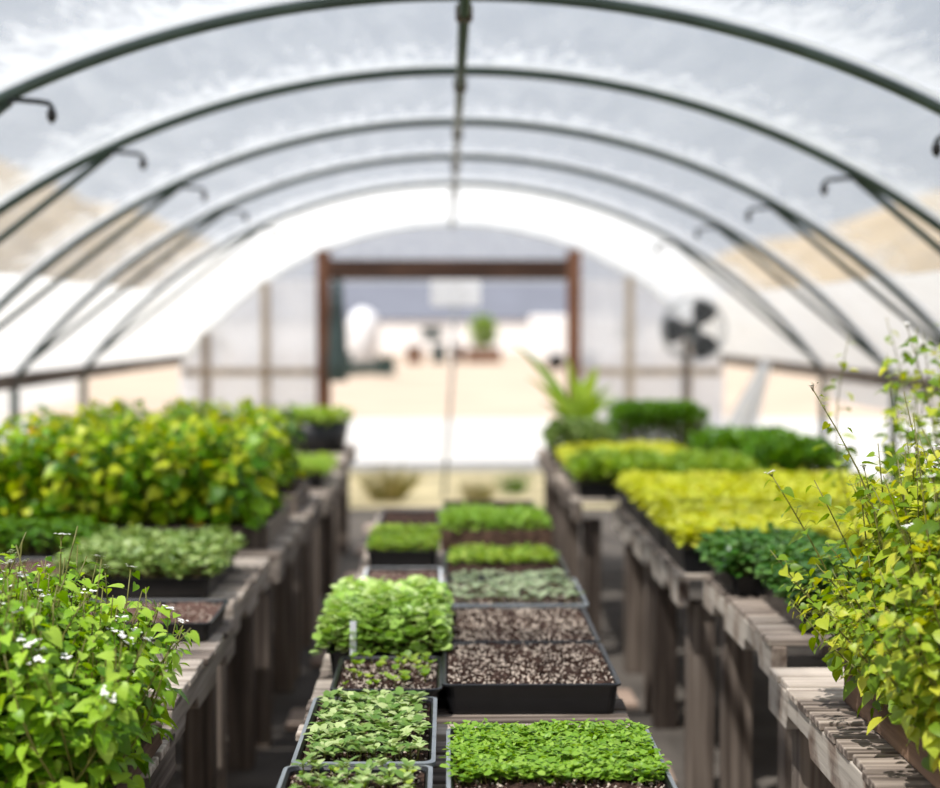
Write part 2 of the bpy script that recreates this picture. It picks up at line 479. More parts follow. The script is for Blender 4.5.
# end wall with the wide doorway: milky below, clearer in the gable
DX0, DX1, DZ = -1.36, 1.40, 2.14
a = Acc()
def roof_z(x, r=RAD): return CZ + math.sqrt(max(r * r - (x - CX) ** 2, 0))
def wall_cols(x0, x1, zlo, zhi_fn, mat, n=14):
    xs = np.linspace(x0, x1, n + 1); v = []; f = []
    for i, x in enumerate(xs):
        v += [(x, END_Y, zlo), (x, END_Y, zhi_fn(x))]
    for i in range(n): f.append((2 * i, 2 * i + 2, 2 * i + 3, 2 * i + 1))
    a.add(v, f, mat)
wall_cols(CX - HALF, DX0, 0, lambda x: min(roof_z(x), 2.1), 0)
wall_cols(DX1, CX + HALF, 0, lambda x: min(roof_z(x), 2.1), 0)
xg = math.sqrt(RAD ** 2 - (2.1 - CZ) ** 2)
wall_cols(CX - xg, DX0, 2.1, roof_z, 1); wall_cols(DX1, CX + xg, 2.1, roof_z, 1)
wall_cols(DX0, DX1, 2.28, roof_z, 1, 20)
tag(a.build('wall_back', [M['film_wall'], M['film_gable']], smooth=False), kind='structure')

# hip boards along both sides
for nm, s in (('trim_1', -1), ('trim_2', 1)):
    a = Acc(); x = CX + s * (HALF + .0)
    a.box(min(x, x - s * .045), max(x, x - s * .045), -3, END_Y, 1.17, 1.27)
    tag(a.build(nm, M['stringl'], bevel=.004), kind='structure')

# hillsides outside
for nm, s in (('hill_left', -1), ('hill_right', 1)):
    a = Acc(); v = []; ny = 60; prof = [(13, 0), (17, 4.2), (21, 7.6), (25, 9.2), (32, 10.0), (60, 10.5)]
    k = 1.12 if s < 0 else .86
    for j in range(ny + 1):
        y = -40 + j * 3.2
        for i, (x, z) in enumerate(prof):
            v.append((s * (x + .6 * math.sin(j * .7 + i)), y, -.05 + k * z * (1 + .06 * math.sin(j * .45 + i * .9))))
    n = len(prof)
    a.add(v, [(j * n + i, j * n + i + 1, (j + 1) * n + i + 1, (j + 1) * n + i) for j in range(ny) for i in range(n - 1)])
    tag(a.build(nm, M['hill'], smooth=True), kind='structure')

# door frame and timber end frame
d = thing('door_1', None, None, (CX, END_Y - .08, 0)); tag(d, kind='structure')
for x in (DX0, DX1):
    a = Acc(); a.box(x - CX - .075, x - CX + .075, -.06, .06, 0, 2.42); a.build('door_post', M['rust'], d, bevel=.006)
a = Acc(); a.box(DX0 - CX + .075, DX1 - CX - .075, -.055, .055, 2.10, 2.32); a.build('door_header', M['header'], d, bevel=.006)

fr = thing('end_wall_frame', 'pale timber stud frame behind the polythene on both sides of the doorway', 'frame', (CX, END_Y - .07, 0))
for x in (-2.66, -2.0, 2.02, 2.66):
    a = Acc(); a.box(x - CX - .045, x - CX + .045, -.045, .045, 0, roof_z(x) - .06); a.build('stud', M['stud'], fr, bevel=.004)
for x0, x1 in ((CX - HALF + .05, DX0 - .08), (DX1 + .08, CX + HALF - .05)):
    a = Acc(); a.box(x0 - CX, x1 - CX, -.075, -.046, 1.04, 1.13); a.build('rail', M['stud'], fr, bevel=.004)
a = Acc(); a.tube([(x - CX, 0, z) for x, z in arc_pts(-AH, AH, 48, RAD - .03)], .025); a.build('end_arch', M['plain_white'], fr, smooth=True)

# ---------------------------------------------------------------- hoops, ridge pipe, sprinkler arms
ORD = ['nearest', 'second', 'third', 'fourth', 'farthest']
BRS = {-1: 1.57, 1: 1.79}                   # where brace and arm meet the arch
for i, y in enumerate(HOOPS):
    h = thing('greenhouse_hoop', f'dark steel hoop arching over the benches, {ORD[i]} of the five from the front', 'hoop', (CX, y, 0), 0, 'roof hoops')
    rr = RAD - .01
    a = Acc(); a.tube([(x - CX, 0, z) for x, z in arc_pts(-AH, AH, 64, rr)], .021, 12); a.build('arch', M['pipe'], h, smooth=True)
    for s in (-1, 1):
        BR = BRS[s]; z = CZ + math.sqrt(rr ** 2 - BR ** 2) - .02
        a = Acc(); a.tube([(s * BR, .01, z), (s * (HALF - .05), .01, 1.29)], .017, 10); a.build('brace', M['pipe'], h, smooth=True)
        a = Acc(); a.tube([(s * (HALF - .02), 0, 0), (s * (HALF - .02), 0, HIP + .02)], .03, 12); a.build('side_post', M['pipe'], h, smooth=True)
    a = Acc(); v = []  # added white strip along the arch imitates glare where the film touches
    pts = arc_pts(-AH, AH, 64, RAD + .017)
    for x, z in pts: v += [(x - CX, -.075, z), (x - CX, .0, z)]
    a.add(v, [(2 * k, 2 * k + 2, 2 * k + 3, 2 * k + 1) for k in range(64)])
    t = a.build('film_glare_strip', M['film_white'], h, smooth=True); t['label'] = 'added white strip imitating glare on the film'
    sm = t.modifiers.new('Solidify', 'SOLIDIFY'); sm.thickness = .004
    for s in (-1, 1):
        BR = BRS[s]; z = CZ + math.sqrt(rr ** 2 - BR ** 2) - .03
        b = thing('sprinkler_arm', f'dark sprinkler arm bent down from the {ORD[i]} hoop on the {"left" if s < 0 else "right"}', 'sprinkler', (CX + s * BR, y - .02, z), 0, 'sprinkler arms on the hoops')
        a = Acc(); a.tube([(0, 0, .005), (-s * .03, 0, .012), (-s * .10, 0, .006), (-s * .138, 0, 0), (-s * .15, 0, -.012), (-s * .15, 0, -.035)], .0095, 8); a.build('pipe', M['darkmetal'], b, smooth=True)
        a = Acc(); a.tube([(-s * .15, 0, -.02), (-s * .15, 0, -.028), (-s * .15, 0, -.055), (-s * .15, 0, -.06), (-s * .15, 0, -.07)], [.010, .017, .017, .010, .006], 10); a.build('nozzle', M['black'], b, smooth=True)

rp = thing('ridge_pipe', 'dark pipe running along the ridge under the roof hoops', 'pipe', (CX, 0, RIDGE - .075))
a = Acc(); a.tube([(0, 3.2, 0), (0, 9, 0), (0, END_Y - .1, 0)], .021, 12); a.build('pipe', M['pipe'], rp, smooth=True)
for y in HOOPS:
    a = Acc(); a.box(-.03, .03, y - .03, y + .03, -.026, .03); a.build('clamp', M['clamp'], rp, bevel=.008)

# ---------------------------------------------------------------- fan, sign, sheet, rolled curtain
f = thing('ventilation_fan', 'dark three-bladed fan in a pale wire cage on a post', 'fan', (2.26, 15.0, 0))
a = Acc(); a.tube([(-.06, .06, 0), (-.06, .06, 1.3)], .035, 12); a.build('post', M['leg'], f, smooth=True)
fz = 1.56; R = .295
a = Acc()
for yy, r_ in ((-.09, .27), (-.03, R), (.05, R), (.1, .27)):
    a.tube([(r_ * math.cos(t), yy, fz + r_ * math.sin(t)) for t in np.linspace(0, 2 * PI, 41)], .005, 6, closed=True)
for r_ in (.09, .15, .21):
    a.tube([(r_ * math.cos(t), -.1, fz + r_ * math.sin(t)) for t in np.linspace(0, 2 * PI, 33)], .003, 5, closed=True)
for k in range(16):
    t = 2 * PI * k / 16
    a.tube([(.04 * math.cos(t), -.105, fz + .04 * math.sin(t)), (.27 * math.cos(t), -.09, fz + .27 * math.sin(t)), (R * math.cos(t), 0, fz + R * math.sin(t)), (.27 * math.cos(t), .1, fz + .27 * math.sin(t))], .003, 5)
c = a.build('cage', M['greymetal'], f, smooth=True)
for ang in (62, 182, 302):
    t0 = math.radians(ang); a = Acc(); v = []; nr, nc = 7, 5
    for i in range(nr):
        r_ = .05 + .225 * i / (nr - 1); wd = .46 + .36 * math.sin(PI * min(1, .25 + .6 * i / (nr - 1)))
        for j in range(nc):
            u = (j / (nc - 1) - .5) * 2 * wd * (.85 if i == nr - 1 else 1)
            v.append((r_ * math.cos(t0 + u * .75), -.035 * u, fz + r_ * math.sin(t0 + u * .75)))
    a.add(v, [(i * nc + j, i * nc + j + 1, (i + 1) * nc + j + 1, (i + 1) * nc + j) for i in range(nr - 1) for j in range(nc - 1)])
    b = a.build('blade', M['black'], f, smooth=True); q = b.modifiers.new('Solidify', 'SOLIDIFY'); q.thickness = .006
a = Acc(); a.tube([(0, -.06, fz), (0, .02, fz), (0, .12, fz)], [.05, .06, .055], 16); a.build('hub', M['darkmetal'], f, smooth=True)
a = Acc(); a.tube([(-.06, .06, 1.24), (-.06, .11, 1.4), (0, .12, fz)], .022, 8); a.build('bracket', M['darkmetal'], f, smooth=True)

s = thing('post_sign', 'white rectangular board on a slim grey post in front of the doorway', 'sign', (.0, 15.2, 0))
a = Acc(); a.tube([(-.03, 0, 0), (.05, 0, 1.2), (.08, 0, 2.0)], .016, 8); a.build('post', M['greymetal'], s, smooth=True)
a = Acc(); a.box(-.15, .31, -.035, -.017, 1.775, 2.015); a.build('board', M['whiteplastic'], s, bevel=.008)

a = Acc(); v = []                            # loose sheet of milky plastic
for i in range(11):
    t = i / 10
    for j in range(9):
        u = j / 8
        x = 2.80 - t * .72 + u * (.10 + .42 * t); z = 1.27 - t * 1.3 + .02 * math.sin(7 * u)
        v.append((x, 14.6 + .05 * math.sin(u * 9 + t * 3), max(z, .012)))
a.add(v, [(i * 9 + j, i * 9 + j + 1, (i + 1) * 9 + j + 1, (i + 1) * 9 + j) for i in range(10) for j in range(8)])
o = a.build('plastic_sheet', M['film_white'], smooth=True); q = o.modifiers.new('Solidify', 'SOLIDIFY'); q.thickness = .004
tag(o, 'white plastic sheet hanging slanted in folds to the right of the fan', 'sheet')

o = thing('door_curtain', 'dark gathered tarp curtain hanging beside the left door post', 'curtain', (DX0 + .16, END_Y - .2, 0))
a = Acc(); rings = []
for z, w in ((.98, .10), (1.2, .105), (1.6, .085), (1.9, .06), (2.095, .05)):
    rings.append([(w * (1 + .18 * math.sin(k * 2.4)) * math.cos(2 * PI * k / 18), .55 * w * (1 + .18 * math.sin(k * 2.4)) * math.sin(2 * PI * k / 18), z) for k in range(18)])
a.rings(rings); a.build('cloth', M['tarp'], o, smooth=True)
a = Acc(); a.tube([(.088 * math.cos(t), .052 * math.sin(t), 1.75) for t in np.linspace(0, 2 * PI, 17)], .012, 6, closed=True); a.build('tie', M['black'], o, smooth=True)

# ---------------------------------------------------------------- outside, beyond the doorway
b = thing('barn', 'long low white barn with a blue-grey roof far beyond the doorway', 'building', (2, 97, 0))
a = Acc(); a.box(-26, 26, 0, 9, 0, 1.95); a.build('wall', M['barnwall'], b)
a = Acc(); a.prism([(-.1, 1.95), (4.5, 4.2), (9.1, 1.95), (9.1, 1.8), (4.5, 4.05), (-.1, 1.8)], -27, 27); a.build('roof', M['roof'], b)
for x in (-9, -3.5, 3, 8):
    a = Acc(); a.box(x, x + 1.2, -.03, .05, .75, 1.45); a.build('window', M['tarp'], b)
p = thing('planter_shrub', 'round green shrub in a brown planter far outside the doorway', 'shrub', (1.55, 70, 0))
a = Acc(); a.box(-.75, .75, -.4, .4, 0, .62); a.build('planter', M['browncrate'], p, bevel=.02)
a = Acc(); n = 900; dd = jitter_dirs(n, -1.2, 1.5); rad = RNG.uniform(.5, 1, n)[:, None]
a.leaves(OVAL, dd * rad * np.array([.62, .5, .75]) + np.array([0, 0, 1.28]), jitter_dirs(n, -.4, .8), up_dirs(n), .2, RNG.random(n)); a.build('foliage', M['grass'], p)
t = thing('storage_tank', 'white rounded tank standing outside at the left of the doorway', 'tank', (-2.75, 54, 0))
a = Acc(); a.tube([(0, 0, .35), (0, 0, .42), (0, 0, 1.6), (0, 0, 1.95), (0, 0, 2.1), (0, 0, 2.16)], [.45, .52, .52, .42, .2, .14], 24); a.build('shell', M['whiteplastic'], t, smooth=True)
a = Acc(); a.box(-.55, .55, -.5, .5, 0, .35); a.build('stand', M['crate'], t, bevel=.02)
for k, (x, y, w, h, m, l) in enumerate([(-3.55, 52, 1.0, .75, 'crate', 'dark green crate by the left door edge, left of the white tank'), (-1.95, 52.4, .55, .6, 'crate', 'small dark green crate just right of the white tank'),
                                        (-1.35, 68, .6, .75, 'browncrate', 'brown crate in the yard, nearest the white tank'), (-.35, 69, .5, .8, 'tarp', 'dark box in the yard between the brown crates'), (.45, 70, .45, .75, 'browncrate', 'brown crate beside the planter of the shrub')]):
    cr = thing('crate', l, 'crate', (x, y, 0), .1 * k, 'boxes in the yard')
    a = Acc(); a.box(-w / 2, w / 2, -w * .4, w * .4, 0, h - .06); a.build('body', M[m], cr, bevel=.02)
    a = Acc(); a.box(-w / 2 - .03, w / 2 + .03, -w * .4 - .03, w * .4 + .03, h - .06, h); a.build('lid', M[m], cr, bevel=.015)
t = thing('box_trailer', 'white box trailer parked outside at the right of the doorway', 'trailer', (4.55, 60, 0))
a = Acc(); a.box(-1.5, 1.6, -1, 1, .35, 1.95); a.build('body', M['barnwall'], t, bevel=.05)
for x in (-.6, .6):
    for yy in (-1.0, 1.0):
        a = Acc(); a.tube([(x, yy - .09, .3), (x, yy + .09, .3)], .3, 18); a.build('wheel', M['black'], t)


# ---------------------------------------------------------------- pallet benches
def bench(x0, x1, y0, y1, z, label, painted=False, group=None, board=.095):
    cx, cy = (x0 + x1) / 2, (y0 + y1) / 2; w, d = x1 - x0, y1 - y0
    b = thing('pallet_bench', label, 'bench', (cx, cy, 0), 0, group)
    a = Acc(); n = max(3, int(d / (board + .022))); st = d / n
    for k in range(n):
        ya = -d / 2 + k * st + random.uniform(.003, .012); yb = -d / 2 + (k + 1) * st - random.uniform(.008, .02)
        e0, e1 = random.uniform(-.008, .008), random.uniform(-.008, .008)
        a.box(-w / 2 + e0, w / 2 + e1, ya, yb, z - .02, z - random.uniform(0, .003))
    a.build('deck', M['deck'], b, bevel=.003)
    sh = .09; zt = z - .0205; zb = zt - sh
    n1, n2 = -d / 2 + d * .16, -d / 2 + d * .36
    m1, m2 = d / 2 - d * .36, d / 2 - d * .16
    def notch(p, q): return [(p, zb), (p + .018, zb + .036), (q - .018, zb + .036), (q, zb)]
    prof = [(-d / 2, zt), (-d / 2, zb)] + notch(n1, n2) + notch(m1, m2) + [(d / 2, zb), (d / 2, zt)]
    for x in (-w / 2 + .004, -.019, w / 2 - .042):
        a = Acc(); a.prism(prof, x, x + .038); a.build('stringer', M['string'] if painted else M['stringl'], b, bevel=.003)
    for sx in (-1, 1):
        for sy in (-1, 1):
            lx = sx * (w / 2 - .095); ly = sy * (d / 2 - .11)
            lean = random.uniform(-.006, .006)
            a = Acc(); a.box(lx - .045, lx + .045, ly - .045, ly + .045, 0, zb + .002)
            lg = a.build('leg', M['leg'], b, bevel=.004)
    return b


bench(-.335, .435, 2.45, 3.62, .68, 'middle pallet bench at the very front carrying the bright microgreens', group='middle row of benches')
bench(-.335, .435, 3.66, 4.84, .68, 'middle pallet bench under the trays of bare speckled soil', group='middle row of benches')
bench(-.335, .435, 4.88, 6.06, .68, 'middle pallet bench under the pale sage seedlings', group='middle row of benches')
bench(-.335, .435, 6.10, 7.28, .68, 'middle pallet bench under the wooden flat of green seedlings', group='middle row of benches')
bench(-.335, .435, 7.32, 8.3, .68, 'middle pallet bench at the far end of the middle row', group='middle row of benches')
bench(.80, 1.95, 2.75, 4.06, .75, 'weathered grey bench in the right foreground holding the tall flowering plants', True, 'right row of benches')
bench(.84, 1.95, 4.21, 5.36, .785, 'pale painted bench on the right holding the dark green trays', True, 'right row of benches')
bench(.77, 1.95, 5.45, 6.58, .765, 'pale painted bench under the front lime yellow trays', True, 'right row of benches')
bench(.77, 1.95, 6.62, 7.62, .765, 'bench under the rear lime yellow trays', True, 'right row of benches')
bench(.60, 1.95, 7.75, 9.25, .775, 'brown bench under the grassy green trays on the right', False, 'right row of benches')
bench(.60, 1.95, 9.5, 11.0, .775, 'farthest right bench under the square dark green block', False, 'right row of benches')
bench(-1.95, -.61, 2.4, 3.68, .70, 'grey bench in the left foreground under the white flowering plants', False, 'left row of benches')
bench(-1.95, -.63, 3.76, 4.88, .73, 'grey bench on the left carrying a tray of bare reddish soil', False, 'left row of benches')
bench(-1.95, -.65, 5.0, 6.0, .75, 'bench on the left with a bare sunlit edge and grey-green seedlings', False, 'left row of benches')
bench(-1.95, -.62, 6.08, 7.25, .75, 'bench on the left under the front of the large leafy bushes', False, 'left row of benches')
bench(-1.95, -.62, 7.3, 8.25, .75, 'bench on the left under the back of the large leafy bushes', False, 'left row of benches')
bench(-1.95, -.62, 8.5, 9.8, .72, 'low bench on the left behind the large leafy bushes', False, 'left row of benches')
bench(-1.95, -.64, 10.2, 11.6, .76, 'farthest left bench carrying the dark tub near the doorway', False, 'left row of benches')

# pale boards added in place of sunlit strips across the aisle floors
for k, y in enumerate((6.56, 7.76, 9.0, 10.25, 11.55, 12.75)):
    a = Acc(); a.box(-.17, .17, -.14, .14, 0, .022)
    o = a.build('sun_strip', M['sun_strip'], bevel=.004, loc=(-.468, y, .001)); o.rotation_euler.z = .02 * math.sin(k * 3)
    tag(o, f'pale board painted as a sunlit strip across the left aisle, {["nearest", "second nearest", "third", "fourth", "fifth", "farthest"][k]} of the six', 'sun_strip', 'painted sun strips in the left aisle')
for k, y in enumerate((4.6, 5.75, 6.9, 8.1)):
    hw = .13 if y > 7.7 else .17; a = Acc(); a.box(-hw, hw, -.14, .14, 0, .022)
    o = a.build('sun_strip', M['sun_strip'], bevel=.004, loc=(.51 if y > 7.7 else .625, y, .001)); o.rotation_euler.z = .02 * math.cos(k * 3)
    tag(o, f'pale board painted as a sunlit strip across the right aisle, {["nearest", "second nearest", "third", "farthest"][k]} of the four', 'sun_strip', 'painted sun strips in the right aisle')


# ---------------------------------------------------------------- trays
def rrect(w, d, z, r=.02, n=4):
    p = []
    for cx, cy, a0 in ((w / 2 - r, d / 2 - r, 0), (-w / 2 + r, d / 2 - r, PI / 2), (-w / 2 + r, -d / 2 + r, PI), (w / 2 - r, -d / 2 + r, 1.5 * PI)):
        for k in range(n + 1):
            t = a0 + PI / 2 * k / n; p.append((cx + r * math.cos(t), cy + r * math.sin(t), z))
    return p


def tray(label, x0, x1, y0, y1, z, h=.06, soil='soil', level=.012, wood=False, perlite=0, rz=0.0, group=None, name='seedling_tray', rim=None):
    w, d = x1 - x0, y1 - y0
    t = thing(name, label, 'tray', ((x0 + x1) / 2, (y0 + y1) / 2, z + .001), rz, group)
    a = Acc()
    if wood:
        th = .014
        a.box(-w / 2, w / 2, -d / 2, -d / 2 + th, 0, h); a.box(-w / 2, w / 2, d / 2 - th, d / 2, 0, h)
        a.box(-w / 2, -w / 2 + th, -d / 2 + th, d / 2 - th, 0, h); a.box(w / 2 - th, w / 2, -d / 2 + th, d / 2 - th, 0, h)
        a.box(-w / 2 + th, w / 2 - th, -d / 2 + th, d / 2 - th, .0, .012)
        a.build('tray_body', M['boxwood'], t, bevel=.003)
    else:
        tp = .03
        a.rings([rrect(w - tp, d - tp, 0), rrect(w - .014, d - .014, h - .006), rrect(w - .014, d - .014, h - .005), rrect(w, d, h - .005),
                 rrect(w, d, h), rrect(w - .012, d - .012, h + .001), rrect(w - .022, d - .022, h - .004), rrect(w - tp - .008, d - tp - .008, .004)], True, True)
        a.build('tray_body', M['black'], t)
        if rim:
            a = Acc(); a.rings([rrect(w - .013, d - .013, h + .0015), rrect(w + .004, d + .004, h - .008), rrect(w + .004, d + .004, h + .0015), rrect(w - .013, d - .013, h + .0035), rrect(w - .013, d - .013, h + .0015)], False, False)
            r_ = a.build('rim', M[rim], t); r_['label'] = 'dusty grey rim'
    zs = h - level
    a = Acc(); nx, ny = max(8, int(w / .012)), max(8, int(d / .012))
    X, Y = np.meshgrid(np.linspace(-w / 2 + .014, w / 2 - .014, nx), np.linspace(-d / 2 + .014, d / 2 - .014, ny))
    Z = zs + RNG.normal(0, .0025, X.shape) + .004 * np.sin(X * 31 + Y * 17)
    v = np.stack([X.ravel(), Y.ravel(), Z.ravel()], 1)
    a.add(v, [(j * nx + i, j * nx + i + 1, (j + 1) * nx + i + 1, (j + 1) * nx + i) for j in range(ny - 1) for i in range(nx - 1)])
    a.build('soil', M[soil], t, smooth=True)
    if perlite:
        a = Acc(); n = perlite
        p = np.stack([RNG.uniform(-w / 2 + .016, w / 2 - .016, n), RNG.uniform(-d / 2 + .016, d / 2 - .016, n), np.full(n, zs + .003)], 1)
        a.grains(p, RNG.uniform(.0016, .0056, n)); g = a.build('perlite', M['perlite'], t)
        tag(g, 'white perlite grains', kind='stuff')
        a = Acc(); n = perlite
        p = np.stack([RNG.uniform(-w / 2 + .016, w / 2 - .016, n), RNG.uniform(-d / 2 + .016, d / 2 - .016, n), np.full(n, zs + .003)], 1)
        a.grains(p, RNG.uniform(.003, .007, n)); g = a.build('soil_crumbs', M[soil], t); tag(g, kind='stuff')
    t['_z'] = zs; t['_w'] = w; t['_d'] = d
    return t


def cover(t, mat, h, n, T, size, stuff=True, name='seedlings', **kw):
    a = Acc(); w, d, z = t['_w'], t['_d'], t['_z']
    canopy(a, w - .02, d - .02, z, h, n, T, size, **kw)
    m = min(n // 4, 500)
    p = np.stack([RNG.uniform(-w / 2 + .02, w / 2 - .02, m), RNG.uniform(-d / 2 + .02, d / 2 - .02, m), np.full(m, z)], 1)
    q = p + np.stack([RNG.normal(0, .008, m), RNG.normal(0, .008, m), np.full(m, h * .8)], 1)
    a.sticks(p, q, .0012, 1)
    o = a.build(name, [M[mat], M['stem']], t, smooth=True)
    if stuff: o['kind'] = 'stuff'
    return o


def seedling_mesh(name, h, pairs, T, size, mat, seed, tilt=.35):
    """one little plant: a stem and a few pairs of leaves"""
    rng = np.random.default_rng(seed); a = Acc()
    top = np.array([rng.normal(0, h * .12), rng.normal(0, h * .12), h])
    a.tube([(0, 0, -.004), tuple(top * .5 + np.array([rng.normal(0, .002), 0, 0])), tuple(top)], .0012, 5, 1)
    th = rng.uniform(0, 2 * PI); P = []; D = []; S = []
    for k in range(pairs):
        zf = 1 - .28 * (pairs - 1 - k) / max(pairs, 1)
        for s in (0, PI):
            e = rng.uniform(tilt - .25, tilt + .35); t = th + s + rng.normal(0, .25)
            D.append((math.cos(t) * math.cos(e), math.sin(t) * math.cos(e), math.sin(e)))
            P.append(top * zf); S.append(size * rng.uniform(.75, 1.15) * (1 if k < pairs - 1 or pairs == 1 else .75))
        th += PI / 2 + rng.normal(0, .2)
    a.leaves(T, P, D, np.tile([0, 0, 1.0], (len(P), 1)) + rng.normal(0, .15, (len(P), 3)), np.array(S), rng.random(len(P)))
    return a.mesh(name, [M[mat], M['stem']], True)


def plant_out(t, meshes, nx, ny, jit=.3, miss=.1, name='seedling', smin=.75, smax=1.2, x_in=.03):
    w, d, z = t['_w'] - 2 * x_in, t['_d'] - 2 * x_in, t['_z']
    for i in range(nx):
        for j in range(ny):
            if random.random() < miss: continue
            o = bpy.data.objects.new(name, random.choice(meshes)); COL.objects.link(o); o.parent = t
            o.location = (-w / 2 + w * (i + .5 + random.uniform(-jit, jit)) / nx, -d / 2 + d * (j + .5 + random.uniform(-jit, jit)) / ny, z)
            o.rotation_euler = (random.gauss(0, .1), random.gauss(0, .1), random.uniform(0, 6.28))
            k = random.uniform(smin, smax); o.scale = (k, k, k)


MID = 'trays on the middle benches'
sage_m = [seedling_mesh('seedling', .026, 3, OVAL, .023, 'sage', 40 + k) for k in range(6)]
tiny_m = [seedling_mesh('seedling', .018, 2, ROUND, .016, 'grass', 60 + k, .5) for k in range(5)]
thin_m = [seedling_mesh('seedling', .036, 3, OVAL, .024, 'sage', 80 + k, .5) for k in range(5)]
pale_m = [seedling_mesh('seedling', .026, 2, OVAL, .03, 'palegrey', 90 + k, .3) for k in range(4)]

t = tray('black tray of thin feathery seedlings cut off by the bottom edge of the photo', -.315, -.03, 2.62, 3.165, .68, rim='greymetal', perlite=500, group=MID)
plant_out(t, thin_m + tiny_m, 9, 18, .45, .12)
t = tray('black tray of pale green seedlings in the front left of the middle bench', -.305, -.025, 3.18, 3.755, .68, rim='greymetal', perlite=350, group=MID)
plant_out(t, sage_m, 11, 20, .45, .08, smin=.8, smax=1.35)
t = tray('small soil tray dotted with tiny yellow seedlings, in front of the round mound', -.275, -.012, 3.80, 4.19, .68, h=.068, perlite=700, group=MID)
plant_out(t, tiny_m, 8, 7, .4, .3, smin=.8, smax=1.4)
t = tray('black tray holding a rounded mound of broad bright green seedlings', -.315, -.02, 4.23, 4.82, .68, h=.07, group=MID)
cover(t, 'basil', .12, 2600, ROUND, .029, bulge=.5, over=.04, rough=.08, tilt=(-.1, .7), skirt=.5)
t = tray('tray of bare reddish soil behind the rounded green mound', -.285, -.02, 5.2, 5.78, .68, soil='redsoil', perlite=150, rim='plain_white', group=MID)
t = tray('deep black tray of even grass green seedlings behind the reddish soil', -.30, -.03, 6.02, 6.56, .68, h=.085, group=MID)
cover(t, 'grass', .05, 1600, OVAL, .022, bulge=.1, over=.0, rough=.05)
t = tray('dark soil tray at the far left end of the middle bench', -.30, -.03, 7.0, 7.6, .68, group=MID)

t = tray('wide black flat of fresh green microgreens at the front right of the middle bench', .0, .425, 2.93, 3.46, .68, rim='greymetal', perlite=900, group=MID)
a = Acc()
w, d_, z = t['_w'], t['_d'], t['_z']
n = 1500
px = RNG.uniform(-w / 2 + .014, w / 2 - .014, n); py = RNG.uniform(-d_ / 2 + .135, d_ / 2 - .012, n)
hh = .018 + .005 * np.sin(px * 19) * np.cos(py * 23) + RNG.normal(0, .005, n)
p0 = np.stack([px, py, np.full(n, z)], 1); p1 = p0 + np.stack([RNG.normal(0, .006, n), RNG.normal(0, .006, n), hh], 1)
a.sticks(p0, p1, .001, 1)
for sgn in (1, -1):
    th = RNG.uniform(0, PI, n) if sgn == 1 else th
    e = RNG.uniform(-.1, .5, n)
    dd = np.stack([sgn * np.cos(th) * np.cos(e), sgn * np.sin(th) * np.cos(e), np.sin(e)], 1)
    a.leaves(ROUND, p1, dd, up_dirs(n, .25), RNG.uniform(.013, .021, n), RNG.random(n))
dd = jitter_dirs(n, .1, .9)
a.leaves(OVAL, p1 + np.array([0, 0, .004]), dd, up_dirs(n, .3), RNG.uniform(.009, .016, n), RNG.random(n) * .6 + .4)
o = a.build('seedlings', [M['micro'], M['stem']], t, smooth=True); o['kind'] = 'stuff'
t = tray('wide flat of bare speckled soil with its black front side showing', -.012, .412, 3.83, 4.345, .68, h=.072, level=.004, perlite=1500, group=MID)
t = tray('wide flat of bare speckled soil behind another flat of the same soil', -.012, .412, 4.36, 4.89, .68, h=.072, level=.004, perlite=1250, group=MID)
t = tray('wide flat of sparse pale sage seedlings behind the bare soil flats', -.012, .43, 4.96, 5.5, .68, h=.066, perlite=900, rim='greymetal', group=MID)
plant_out(t, pale_m, 12, 8, .35, .1, smin=.9, smax=1.5)
t = tray('wide tray of light green sprouts with a bare soil front', -.012, .42, 5.58, 6.2, .68, h=.066, group=MID)
a = Acc(); w, d_, z = t['_w'], t['_d'], t['_z']; n = 900
p = np.stack([RNG.uniform(-w / 2 + .03, w / 2 - .03, n), RNG.uniform(-.05, d_ / 2 - .02, n), z + RNG.uniform(.01, .035, n)], 1)
a.leaves(OVAL, p, jitter_dirs(n, 0, .8), up_dirs(n), RNG.uniform(.018, .028, n), RNG.random(n)); o = a.build('seedlings', M['grass'], t, smooth=True); o['kind'] = 'stuff'
t = tray('wooden flat of bright green seedlings near the far end of the middle bench', -.025, .425, 6.62, 7.18, .68, h=.085, wood=True, group=MID)
cover(t, 'micro', .06, 1500, OVAL, .026, bulge=.15, over=.0)
t = tray('dark soil tray at the far right end of the middle bench', -.02, .42, 7.45, 8.0, .68, group=MID)
t = thing('plant_label', 'white plastic plant label standing between the mound and the small soil tray', 'label', (-.243, 4.208, .681))
a = Acc(); a.prism([(-.001, 0), (.001, 0), (.004, .155), (.002, .155)], -.008, .008); a.build('tag', M['tag'], t)

RT = 'trays on the right benches'
t = tray('black tray of dark green herbs nearer the camera on the right painted bench', .925, 1.2, 4.27, 4.82, .785, h=.065, group=RT)
cover(t, 'dark', .115, 2000, OVAL, .036, bulge=.3, over=.02, rough=.12)
t = tray('black tray of dark green herbs at the back corner of the right painted bench', .85, 1.2, 4.88, 5.34, .785, h=.06, group=RT)
cover(t, 'dark', .10, 2000, OVAL, .036, bulge=.25, over=.025, rough=.14)
k = 0
for y0, y1, ro in ((5.46, 6.0, 'front'), (6.03, 6.57, 'second'), (6.63, 7.1, 'third'), (7.13, 7.6, 'back')):
    for x0, x1, cn in ((.785, 1.33, 'aisle side'), (1.36, 1.92, 'wall side')):
        t = tray(f'black tray of lime yellow leaves, {ro} of four rows, {cn}', x0, x1, y0, y1, .765, h=.085, group='lime yellow trays')
        cover(t, 'lime', .075, 1700, ROUND, .034, bulge=.08, over=-.004, rough=.1)
